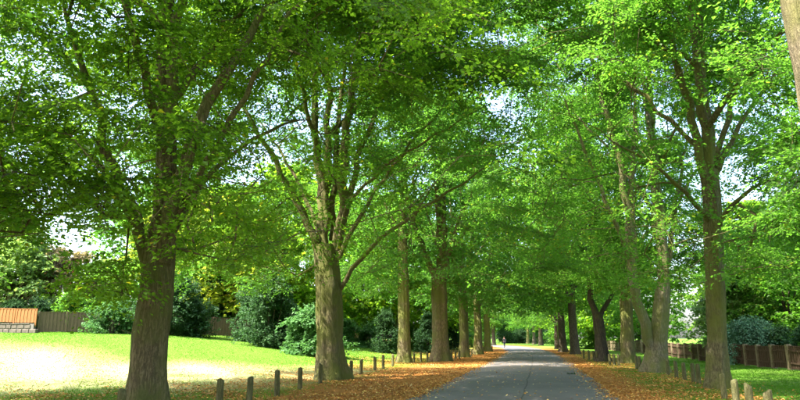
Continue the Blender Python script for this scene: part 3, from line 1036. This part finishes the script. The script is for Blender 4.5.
BG = {
    'pale': bg_form(61, 9.5, 4.2, 1.4, 'bark_grey', 'leaf_pale'),
    'lime': bg_form(62, 13, 5.2, 1.6, 'bark_brown', 'leaf_lime', 330, 65),
    'yellow': bg_form(63, 11, 4.8, 1.8, 'bark_brown', 'leaf_yellow', 300),
    'rust': bg_form(64, 8, 3.2, 1.2, 'bark_brown', 'leaf_rust', 200),
    'deep': bg_form(65, 15, 5.6, 1.4, 'bark_dark', 'leaf_deep', 380, 65),
    'mid': bg_form(66, 14, 5.4, 1.6, 'bark_dark', 'leaf_mid', 360, 65),
}
SH = {
    'dark': shrub_form(71, 4.4, 2.3, 'leaf_dark', 260),
    'yew': shrub_form(72, 5.4, 2.0, 'leaf_dark', 260, prof=([0, 0.3, 0.7, 1], [1, 0.95, 0.6, 0.12])),
    'laurel': shrub_form(73, 2.9, 1.9, 'leaf_fresh', 180, leaf=0.2),
    'green': shrub_form(74, 3.4, 2.1, 'leaf_mid', 200),
    'blue': shrub_form(75, 4.2, 2.6, 'leaf_blue', 200, droop=1.0, tilt=0.15, rc=0.9),
    'low': shrub_form(76, 0.9, 1.2, 'leaf_pale', 70, 40, 0.12, rc=0.3),
}
GT, GS = 'trees in the background beyond the lawns', 'shrubs along the edges of the lawns'
TREES_BG = [
    # px, distance, form, scale, label
    (-30, 56, 'lime', 1.2, 'green tree behind the orange fence at the left edge'),
    (22, 52, 'pale', 1.0, 'pale green tree with forked grey stems behind the orange fence'),
    (62, 55, 'rust', 1.05, 'reddish-brown tinged tree behind the end of the orange fence'),
    (112, 58, 'pale', 0.72, 'low pale tree behind the dark fence left of the big trunk'),
    (195, 62, 'yellow', 1.3, 'yellow-green tree glowing behind the dark shrubs'),
    (245, 56, 'yellow', 1.15, 'yellowing tree above the brown fence right of the big trunk'),
    (288, 60, 'lime', 1.3, 'bright green tree behind the tall dark evergreen'),
    (330, 72, 'lime', 1.4, 'bright green tree directly behind the stout mossy trunk'),
    (362, 84, 'pale', 1.7, 'pale green tree on the lawn above the low brick wall'),
    (395, 76, 'lime', 1.4, 'light green tree seen behind the slim straight trunk'),
    (422, 90, 'lime', 1.4, 'light green tree behind the dark yew'),
    (440, 112, 'mid', 1.1, 'green tree between the fourth and fifth trunks of the left row'),
    (462, 150, 'lime', 1.4, 'light green tree far behind the left row'),
    (500, 225, 'deep', 1.5, 'dark tree closing the end of the road on the left'),
    (520, 235, 'mid', 1.5, 'tree closing the end of the road in the middle'),
    (545, 190, 'deep', 1.4, 'dark tree closing the end of the road on the right'),
    (566, 130, 'lime', 1.5, 'light tree behind the paired dark trunks of the right row'),
    (592, 105, 'mid', 1.4, 'green tree beyond the fence behind the Y-shaped trunk'),
    (615, 92, 'lime', 1.4, 'light green tree behind the far pale fence'),
    (628, 80, 'mid', 1.0, 'green tree beyond the fence left of the double trunk'),
    (738, 62, 'deep', 0.85, 'deep green tree beyond the fence behind the olive trunk'),
    (722, 46, 'pale', 0.75, 'pale leafy tree over the fence beside the olive trunk'),
    (770, 43, 'mid', 0.72, 'brown-stemmed garden tree over the right fence'),
    (815, 50, 'lime', 1.0, 'bright garden tree at the right edge behind the fence'),
    (-70, 66, 'deep', 1.3, 'tall deep green tree far left behind the garden trees'),
    (150, 75, 'mid', 1.3, 'tall green tree far behind the big left trunk'),
    (222, 80, 'lime', 1.5, 'tall light tree far behind the yellowing trees'),
    (745, 70, 'lime', 1.3, 'tall light green tree far behind the conifer'),
    (790, 85, 'mid', 1.5, 'tall green tree far behind the pinkish house'),
    (845, 40, 'mid', 0.85, 'green garden tree outside the right edge, boughs reaching in'),
]
for i, (px, y, f, s, lab) in enumerate(TREES_BG):
    plant(BG[f], 'garden_tree', spot(px, y), lab, 'tree', GT, i * 1.7, s)

SHRUBS = [
    (30, 48.5, 'dark', 0.55, 'dark shrub showing above the orange fence'),
    (52, 49, 'dark', 0.6, 'dark shrub above the corner of the orange and brown fences'),
    (88, 49, 'green', 0.9, 'green shrub over the brown fence left of the big trunk'),
    (124, 45.5, 'laurel', 0.75, 'fresh green leafy shrub before the brown fence, left of the big trunk'),
    (182, 47, 'dark', 1.0, 'dark evergreen shrub just right of the big left trunk'),
    (200, 48, 'dark', 0.62, 'dark evergreen shrub at the left end of the short brown fence'),
    (259, 49, 'yew', 0.85, 'dark pointed evergreen right of the short brown fence'),
    (277, 46, 'yew', 1.0, 'tallest dark green evergreen on the left lawn'),
    (296, 50, 'dark', 0.65, 'dark shrub between the tall evergreen and the fresh green shrub'),
    (222, 57, 'dark', 1.15, 'dark evergreen rising behind the short brown fence'),
    (240, 58, 'yew', 1.1, 'dark evergreen behind the right end of the short brown fence'),
    (168, 50, 'yew', 0.9, 'dark evergreen peeping out directly behind the big left trunk'),
    (286, 47.5, 'dark', 0.8, 'low dark shrub at the foot of the tallest evergreen'),
    (314, 44, 'laurel', 1.0, 'fresh bright green shrub beside the stout mossy trunk'),
    (349, 66, 'laurel', 0.8, 'green shrub just right of the stout mossy trunk'),
    (386, 58, 'yew', 0.68, 'dark bush on the lawn left of the slim straight trunk'),
    (372, 66, 'laurel', 0.8, 'green bush beside the low brick wall'),
    (427, 66, 'yew', 0.75, 'dark columnar bush left of the fourth trunk'),
    (415, 80, 'green', 1.0, 'green bush far behind the slim straight trunk'),
    (448, 92, 'dark', 1.0, 'dark bush between the fourth and fifth left trunks'),
    (470, 110, 'green', 1.1, 'green bush behind the sixth left trunk'),
    (502, 200, 'dark', 1.6, 'dark thicket at the end of the road, left'),
    (516, 205, 'dark', 1.7, 'dark thicket at the end of the road, middle'),
    (530, 200, 'dark', 1.6, 'dark thicket at the end of the road, right'),
    (554, 150, 'green', 1.4, 'green bush behind the far right row'),
    (584, 96, 'green', 1.0, 'green bush before the far pale fence'),
    (700, 52, 'green', 0.6, 'small green shrub behind the fence by the double trunk'),
    (738, 40, 'blue', 0.72, 'blue-green drooping conifer over the right fence'),
    (726, 42, 'blue', 0.62, 'smaller blue-green conifer right behind the olive trunk'),
    (762, 38.5, 'dark', 0.5, 'dark shrub behind the right fence next to the conifer'),
    (788, 35.5, 'dark', 0.5, 'dark shrub behind the right fence near the picture edge'),
    (806, 34, 'green', 0.6, 'green shrub behind the fence at the right edge'),
]
for i, (px, y, f, s, lab) in enumerate(SHRUBS):
    plant(SH[f], 'garden_shrub', spot(px, y), lab, 'shrub', GS, i * 2.1, s)

# ------------------------------------------------------------------ bollards
def bollard_meshes():
    out = []
    for k in range(4):
        r = np.random.default_rng(500 + k)
        zs = np.array([-0.12, 0.0, 0.15, 0.34, 0.52, 0.64, 0.672, 0.682])
        rs = np.array([0.080, 0.079, 0.076, 0.077, 0.075, 0.074, 0.066, 0.03])
        th = np.linspace(0, 2 * np.pi, 16, endpoint=False)
        kk = 1 + 0.04 * np.sin(3 * th + k) + 0.03 * np.sin(7 * th + 2 * k)
        V = np.stack([rs[:, None] * kk * np.cos(th), rs[:, None] * kk * np.sin(th), zs[:, None] + 0 * th + 0.03 * np.cos(th + k) * (zs > 0.5)[:, None]], -1)
        V += r.normal(0, 0.0015, V.shape)
        n, ns = 8, 16
        F = [(i * ns + j, i * ns + (j + 1) % ns, (i + 1) * ns + (j + 1) % ns, (i + 1) * ns + j) for i in range(n - 1) for j in range(ns)]
        F.append(tuple((n - 1) * ns + j for j in range(ns)))
        me = bpy.data.meshes.new('bollard')
        me.from_pydata(V.reshape(-1, 3).tolist(), [], F)
        me.polygons.foreach_set('use_smooth', [True] * len(me.polygons))
        me.materials.append(M['post_wood'])
        out.append(me)
    return out


BOL = bollard_meshes()
ORD = ['nearest', 'second', 'third', 'fourth', 'fifth', 'sixth', 'seventh', 'eighth', 'ninth', 'tenth', 'eleventh', 'twelfth', 'thirteenth', 'fourteenth', 'fifteenth', 'sixteenth', 'seventeenth', 'eighteenth', 'nineteenth', 'twentieth']
LEFT_B = [(119, 428), (218.6, 412), (249, 405), (277, 396), (300, 389.5), (320, 384), (351, 377.5), (361, 374.5), (375, 371.5), (383.3, 369.5), (392.8, 366.5), (414, 361.5), (421, 361.2), (427.5, 361.5),
          (451.6, 360), (455.8, 359.6), (459.5, 359.3), (471.5, 356.6), (483.3, 354), (492.3, 351.8)]
RIGHT_B = [(772.6, 433), (752, 421), (737, 410), (724.6, 399), (699, 384.5), (694, 383), (685, 380.5), (676.7, 378), (668.5, 375), (640, 370), (637, 369), (619, 365.8), (614.5, 365.2), (610, 364.6), (597.2, 361.6), (594, 361), (589, 360), (584, 359)]
rr = random.Random(4)
for side, pts in (('left', LEFT_B), ('right', RIGHT_B)):
    for i, (px, py) in enumerate(pts):
        g = gnd(px, py)
        o = new_obj('wooden_bollard', BOL[i % 4])
        o.location = (g[0], g[1], float(hz(g[0], g[1])))
        o.rotation_euler = (rr.uniform(-0.02, 0.02), rr.uniform(-0.02, 0.02), rr.uniform(0, 6))
        o.scale = (1.0, 1.0, rr.uniform(0.95, 1.05))
        how = 'nearest' if i == 0 else ORD[i] + ' from the camera'
        extra = ''
        tag(o, f'short mossy round wooden bollard, {how} in the {side} row', 'bollard', f'wooden bollards along the {side} verge')

# ------------------------------------------------------------------ fences and walls
def lerp_line(pts, step):
    P = np.array(pts, float)
    d = np.concatenate([[0], np.cumsum(np.linalg.norm(np.diff(P, axis=0), axis=1))])
    n = max(1, int(round(d[-1] / step)))
    t = np.linspace(0, d[-1], n + 1)
    return np.stack([np.interp(t, d, P[:, k]) for k in range(2)], 1)


def panel_mesh(length, h, nb, z0=0.06, seed=0):
    r = random.Random(seed)
    m = MB()
    w = length / nb
    for i in range(nb):
        hh = h - z0 + r.uniform(-0.012, 0.012)
        m.box((i + 0.5) * w - length / 2, (0.012 if i % 2 else -0.012), z0 + hh / 2, w * 1.08, 0.02, hh)
    for z in (0.3 * h, 0.82 * h):
        m.box(0, 0.05, z, length, 0.05, 0.08)
    m.box(0, 0, h + 0.02, length, 0.07, 0.04)
    return m.mesh('panel')


def panel_fence(name, pts, step, h, mat, post_mat, label, post_w=0.12, post_up=0.1, base=0.0, group=None, nb=14):
    L = lerp_line(pts, step)
    root = empty(name, (L[0][0], L[0][1], 0), label, 'fence', group)
    length = np.linalg.norm(L[1] - L[0]) - post_w
    PM = [panel_mesh(length, h, nb, seed=k) for k in range(2)]
    for p in PM: p.materials.append(mat)
    pm = MB().box(0, 0, (h + post_up) / 2 - 0.1, post_w, post_w, h + post_up + 0.2, bev=0.012).mesh('post')
    pm.materials.append(post_mat)
    rnd = random.Random(len(L))
    for i, p in enumerate(L):
        a = new_obj('post', pm, root)
        a.location = (p[0] - L[0][0], p[1] - L[0][1], float(hz(*p)) + base)
        if i < len(L) - 1:
            q = L[i + 1]
            mid = (p + q) / 2
            b_ = new_obj('panel', PM[i % 2], root)
            b_.location = (mid[0] - L[0][0], mid[1] - L[0][1], float(hz(*mid)) + base + rnd.uniform(-0.02, 0.02))
            ang = math.atan2(q[1] - p[1], q[0] - p[0])
            b_.rotation_euler = (0, -math.atan2(float(hz(*q) - hz(*p)), np.linalg.norm(q - p)), ang)
            a.rotation_euler = (0, 0, ang)
    return root


panel_fence('panel_fence', [(17.4, 22.0), (18.6, 27.5), (19.3, 31.0), (20.0, 35.0), (22.9, 50.0), (26.0, 68.0)], 2.05, 1.14, M['fence_dark'], M['fence_post'],
            'dark brown panel fence with pale posts behind the right lawn', post_w=0.24, post_up=0.10)
panel_fence('panel_fence', [(26.1, 68.9), (28.5, 84.0), (31.0, 100.0)], 2.05, 1.3, M['fence_post'], M['fence_post'],
            'faded pale fence far behind the Y-shaped trunk', post_w=0.2, post_up=0.1)

# orange fence on a stone wall
A, B = np.array(spot(-70, 47.0)[:2]), np.array(spot(51, 45.0)[:2])
panel_fence('board_fence', [A, B], 1.75, 1.0, M['fence_orange'], M['fence_orange'], 'bright orange board fence on top of the low stone wall', post_w=0.1, post_up=0.03, base=0.68, nb=12)
w = empty('stone_wall', (A[0], A[1], float(hz(*A))), 'low pale stone block wall under the orange fence', 'wall')
ang = math.atan2(B[1] - A[1], B[0] - A[0])
w.rotation_euler = (0, 0, ang)
LEN = np.linalg.norm(B - A)
core = MB().box(LEN / 2, 0, 0.28, LEN - 0.05, 0.22, 0.72).mesh('core')
new_obj('core', core, w, M['mortar'])
stones = []
for k in range(5):
    me = MB().box(0, 0, 0, 0.40 + 0.05 * k, 0.30, 0.285, bev=0.03).mesh('stone')
    me.materials.append(M['stone'])
    stones.append(me)
rnd = random.Random(8)
for row in range(2):
    x = 0.0 if row else 0.18
    while x < LEN - 0.3:
        k = rnd.randrange(5)
        ln = 0.40 + 0.05 * k
        s = new_obj('stone', stones[k], w)
        s.location = (x + ln / 2, rnd.uniform(-0.015, 0.015), 0.13 + row * 0.31)
        s.rotation_euler = (0, 0, rnd.choice((0, math.pi)) + rnd.uniform(-0.02, 0.02))
        x += ln + 0.03
for k in range(int(LEN / 0.8)):
    cp = MB().box(0, 0, 0, 0.78, 0.36, 0.07, bev=0.012).mesh('coping_stone') if k == 0 else cp
    if k == 0: cp.materials.append(M['stone'])
    s = new_obj('coping_stone', cp, w)
    s.location = (0.4 + k * 0.8, 0, 0.642)

C1, C2 = np.array(spot(54, 45.3)[:2]), np.array(spot(262, 53.5)[:2])
panel_fence('board_fence', [C1, C2], 1.8, 1.45, M['fence_brown'], M['fence_brown'], 'weathered brown board fence behind the left lawn', post_w=0.12, post_up=0.05, nb=14)

# low brick wall far behind the slim trunk
def brick_wall():
    p = spot(346, 92)
    root = empty('brick_wall', p, 'low reddish brick wall far across the lawn, right of the mossy trunk', 'wall')
    V = MB()
    rw = random.Random(2)
    for row in range(17):
        x = -(row % 2) * 0.11
        while x < 3.4:
            V.box(x + 0.11, rw.uniform(-0.004, 0.004), 0.04 + row * 0.078, 0.21, 0.21, 0.066)
            x += 0.225
    o = new_obj('brickwork', V.mesh('brickwork'), root, M['brick'])
    o['kind'] = 'stuff'
    new_obj('core', MB().box(1.7, 0, 0.6, 3.2, 0.18, 1.4).mesh('core'), root, M['mortar'])
    new_obj('coping', MB().box(1.72, 0, 1.40, 3.7, 0.30, 0.08, bev=0.015).mesh('coping'), root, M['stone'])


brick_wall()


# pale house glimpsed behind the gardens on the right
def house():
    p = spot(800, 66)
    root = empty('garden_house', p, 'pale pinkish house with a red roof glimpsed through leaves at the right edge', 'house', rz=math.radians(-18))
    W, D, H = 9.0, 7.0, 4.6
    m = MB().box(0, 0, H / 2, W, D, H)
    g = [(-W / 2, -D / 2 + 0.001, H), (W / 2, -D / 2 + 0.001, H), (W / 2, D / 2, H), (-W / 2, D / 2, H)]
    new_obj('wall', m.mesh('wall'), root, M['render_wall'])
    rm = MB()
    e, rg = 0.45, 2.6
    V = [(-W / 2 - e, -D / 2 - e, H - 0.05), (W / 2 + e, -D / 2 - e, H - 0.05), (W / 2 + e, D / 2 + e, H - 0.05), (-W / 2 - e, D / 2 + e, H - 0.05), (-W / 2 + 2.0, 0, H + rg), (W / 2 - 2.0, 0, H + rg)]
    rm.add(V, [(0, 1, 5, 4), (1, 2, 5), (2, 3, 4, 5), (3, 0, 4), (3, 2, 1, 0)])
    rf = new_obj('roof', rm.mesh('roof'), root, M['roof_tile'])
    new_obj('chimney', MB().box(-1.2, 0.5, H + rg + 0.2, 0.8, 0.6, 1.8, bev=0.02).box(-1.2, 0.5, H + rg + 1.12, 0.95, 0.75, 0.12).mesh('chimney'), rf, M['brick'])
    for x, z, ww, hh in ((-3.0, 1.4, 1.5, 1.2), (0.2, 1.05, 0.95, 2.05), (3.0, 1.4, 1.5, 1.2), (-3.0, 3.6, 1.3, 1.1), (0.2, 3.6, 1.0, 1.1), (3.0, 3.6, 1.3, 1.1)):
        door = hh > 2
        f = MB()
        for sx, sz, bw, bh in ((-ww / 2, 0, 0.09, hh), (ww / 2, 0, 0.09, hh), (0, hh / 2, ww + 0.09, 0.09), (0, -hh / 2, ww + 0.09, 0.09), (0, 0, 0.06, hh)):
            f.box(x + sx, -D / 2 - 0.03, z + sz, bw, 0.08 + 0.004 * (sx == 0), bh)
        fo = new_obj('door' if door else 'window', f.mesh('window'), root, M['window_frame'])
        new_obj('pane', MB().box(x, -D / 2 - 0.012, z, ww - 0.05, 0.02, hh - 0.05).mesh('pane'), fo, M['brick'] if door else M['glass'])
        if not door:
            new_obj('sill', MB().box(x, -D / 2 - 0.08, z - hh / 2 - 0.09, ww + 0.25, 0.16, 0.06).mesh('sill'), fo, M['window_frame'])


house()

# ------------------------------------------------------------------ person walking up the road
def skin_mesh(name, V, E, R, sub=2):
    me = bpy.data.meshes.new(name)
    me.from_pydata(V, E, [])
    o = bpy.data.objects.new(name, me)
    COL.objects.link(o)
    o.modifiers.new('skin', 'SKIN')
    for i, s in enumerate(me.skin_vertices[0].data):
        s.radius = R[i] if isinstance(R[i], tuple) else (R[i], R[i])
        s.use_root = i == 0
    sb = o.modifiers.new('sub', 'SUBSURF')
    sb.levels = sb.render_levels = sub
    dg = bpy.context.evaluated_depsgraph_get()
    m2 = bpy.data.meshes.new_from_object(o.evaluated_get(dg))
    bpy.data.objects.remove(o)
    m2.polygons.foreach_set('use_smooth', [True] * len(m2.polygons))
    return m2


def person():
    g = gnd(504.5, 348.0)
    root = empty('person', (g[0], g[1], 0.06), 'person in dark clothes walking on the road at the far end', 'person', rz=math.radians(192))
    skin = plain('skin', (0.26, 0.15, 0.11), (0.32, 0.19, 0.14), 9, 0.55, bmp=0.0)
    coat = plain('dark_coat', (0.012, 0.012, 0.016), (0.03, 0.03, 0.036), 12)
    jean = plain('dark_trousers', (0.012, 0.015, 0.025), (0.025, 0.03, 0.045), 14)
    hair = plain('brown_hair', (0.05, 0.03, 0.02), (0.10, 0.06, 0.04), 20)
    shoe = plain('shoes', (0.01, 0.01, 0.01), (0.03, 0.03, 0.03), 9)
    # pelvis first; walking towards the camera, right leg forward
    V = [(0, 0, .96), (0, 0, 1.15), (0, 0, 1.36), (0, 0, 1.47), (0, -.015, 1.56), (0, -.03, 1.66), (0, -.02, 1.74),
         (-.10, 0, .92), (-.10, -.10, .52), (-.10, -.16, .10), (-.10, -.28, .04),
         (.10, 0, .92), (.10, .05, .52), (.10, .26, .17), (.10, .17, .05),
         (-.19, 0, 1.40), (-.24, .10, 1.13), (-.24, .02, .90), (-.235, -.02, .80),
         (.19, 0, 1.40), (.24, -.04, 1.13), (.24, -.20, .96), (.235, -.26, .88)]
    E = [(0, 1), (1, 2), (2, 3), (3, 4), (4, 5), (5, 6), (0, 7), (7, 8), (8, 9), (9, 10), (0, 11), (11, 12), (12, 13), (13, 14), (2, 15), (15, 16), (16, 17), (17, 18), (2, 19), (19, 20), (20, 21), (21, 22)]
    R = [(.15, .11), (.13, .10), (.15, .11), .06, (.075, .09), (.08, .095), .05, .085, .06, .042, .035, .085, .06, .042, .035, .065, .045, .034, .03, .065, .045, .034, .03]
    new_obj('body', skin_mesh('body', V, E, R), root, skin)
    grow = lambda idx, d: [tuple(x + d for x in R[i]) if isinstance(R[i], tuple) else R[i] + d for i in idx]
    def sub(idx, d):
        mp = {k: n for n, k in enumerate(idx)}
        return [V[i] for i in idx], [(mp[a], mp[b]) for a, b in E if a in mp and b in mp], grow(idx, d)
    new_obj('coat', skin_mesh('coat', *sub([0, 1, 2, 15, 16, 17, 19, 20, 21], .022)), root, coat)
    new_obj('trousers', skin_mesh('trousers', *sub([0, 7, 8, 9, 11, 12, 13], .016)), root, jean)
    new_obj('shoe', skin_mesh('shoe', [V[9], V[10], (-.10, -.34, .03)], [(0, 1), (1, 2)], [.045, .05, .035]), root, shoe)
    new_obj('shoe', skin_mesh('shoe', [V[13], V[14], (.10, .10, .03)], [(0, 1), (1, 2)], [.045, .05, .035]), root, shoe)
    new_obj('hair', skin_mesh('hair', [(0, .035, 1.58), (0, .03, 1.70), (0, -.03, 1.775)], [(0, 1), (1, 2)], [(.10, .075), (.115, .10), (.10, .06)]), root, hair)
    f = MB()
    f.box(-.033, -.122, 1.675, .024, .012, .012).box(.033, -.122, 1.675, .024, .012, .012).box(0, -.118, 1.605, .05, .012, .012)
    new_obj('face_features', f.mesh('face_features'), root, hair)
    new_obj('nose', MB().box(0, -.128, 1.645, .022, .03, .045, bev=.008).mesh('nose'), root, skin)


person()

# ------------------------------------------------------------------ fallen leaves and grass
def scatter_litter():
    r = np.random.default_rng(77)
    n = 420000
    y = 12 + 75 * r.uniform(0, 1, n) ** 1.5
    s = r.uniform(-17, 12, n)
    x = road_x(y) + s
    a = litter_amount(x, y)
    patch = 0.5 + 0.5 * np.sin(x * 0.9 + 1) * np.sin(y * 0.6 + 2) + 0.35 * np.sin(x * 2.3 + y * 1.7)
    pr = np.clip(a * (0.15 + 0.85 * patch), 0, 1)
    pr = np.where(np.abs(s) < 2.6, 0.013 + 0.22 * sm((np.abs(s) - 1.9) / 0.7) ** 2, pr)
    ok = r.uniform(0, 1, n) < pr
    x, y, s = x[ok], y[ok], s[ok]
    z = np.where(np.abs(s) < ROAD_HALF, road_z(s), hz(x, y)) + r.uniform(0.008, 0.035, len(x))
    P = np.stack([x, y, z], 1)
    th = r.uniform(0, 6.28, len(x))
    D = np.stack([np.cos(th), np.sin(th), r.normal(0, 0.18, len(x))], 1)
    N = np.stack([r.normal(0, 0.3, len(x)), r.normal(0, 0.3, len(x)), np.ones(len(x))], 1)
    V, F = leaves(P, D, N, r.uniform(0.04, 0.09, len(x)), 0.4)
    t = np.clip(r.beta(2.2, 2.0, len(x)) + np.where(np.abs(s) < 2.4, 0.25, 0), 0, 1)
    o = new_obj('fallen_leaves', mesh_np('fallen_leaves', V, F, False, t), None, M['litter'])
    tag(o, 'orange and brown fallen leaves scattered over the verges and road', 'leaves', kind='stuff')


def scatter_grass():
    r = np.random.default_rng(78)
    n = 240000
    y = 13 + 50 * r.uniform(0, 1, n) ** 1.35
    u = r.uniform(-0.72, 0.72, n)
    x = u * y * 1.02
    s = x - road_x(y)
    a = litter_amount(x, y)
    ok = (np.abs(s) > 2.95) & (r.uniform(0, 1, n) > a * 1.05) & (r.uniform(0, 1, n) > 0.85 * sun_patch(x, y)) & ~((x > 17.2) & (x > 13 + 0.2 * y))
    x, y = x[ok], y[ok]
    m = len(x)
    h = r.uniform(0.02, 0.05, m)
    w = r.uniform(0.008, 0.014, m) * (1 + y / 25)
    th = r.uniform(0, 6.28, m)
    ln = r.normal(0, 0.6, (m, 2)) * h[:, None]
    z = hz(x, y) - 0.005
    v0 = np.stack([x - w * np.cos(th), y - w * np.sin(th), z], 1)
    v1 = np.stack([x + w * np.cos(th), y + w * np.sin(th), z], 1)
    v2 = np.stack([x + ln[:, 0], y + ln[:, 1], z + h], 1)
    V = np.stack([v0, v1, v2], 1).reshape(-1, 3)
    patch = 0.5 + 0.25 * np.sin(x * 0.5 + 2) * np.sin(y * 0.4) + 0.2 * np.sin(x * 1.3 + y * 0.9)
    t = np.clip(0.36 * patch + 0.14 * r.uniform(0, 1, m) + 0.6 * sun_patch(x, y) + 0.35 * litter_amount(x, y), 0, 1)
    o = new_obj('grass', mesh_np('grass', V, np.arange(m * 3).reshape(-1, 3), False, t), None, M['grass'])
    tag(o, 'short green lawn grass on both sides of the road', 'grass', kind='stuff')


scatter_litter()
scatter_grass()


# a fallen leafy twig lying on the asphalt
def fallen_twig():
    g = gnd(571.5, 375.3)
    root = empty('fallen_twig', (g[0], g[1], 0.05), 'small dark leafy twig lying on the right half of the road', 'twig', rz=0.2)
    V, F = tubes([(np.array([(-0.22, 0, 0.01), (-0.08, 0.02, 0.025), (0.08, -0.01, 0.02), (0.22, 0.03, 0.01)]), [0.009, 0.008, 0.006, 0.003]),
                  (np.array([(-0.02, 0.01, 0.02), (0.06, 0.08, 0.03), (0.12, 0.14, 0.02)]), [0.005, 0.004, 0.002])], lambda q: 6)
    new_obj('stem', mesh_np('stem', V, F, True), root, M['bark_dark'])
    r = np.random.default_rng(5)
    n = 22
    P = np.stack([r.uniform(-0.18, 0.2, n), r.normal(0.02, 0.05, n), r.uniform(0.01, 0.05, n)], 1)
    D = np.stack([r.normal(0, 1, n), r.normal(0, 1, n), r.normal(0, 0.3, n)], 1)
    N = np.stack([r.normal(0, 0.5, n), r.normal(0, 0.5, n), np.ones(n)], 1)
    V, F = leaves(P, D, N, r.uniform(0.06, 0.11, n))
    new_obj('leaves', mesh_np('leaves', V, F, False, r.uniform(0, 0.6, n)), root, M['leaf_dark'])['kind'] = 'stuff'


fallen_twig()
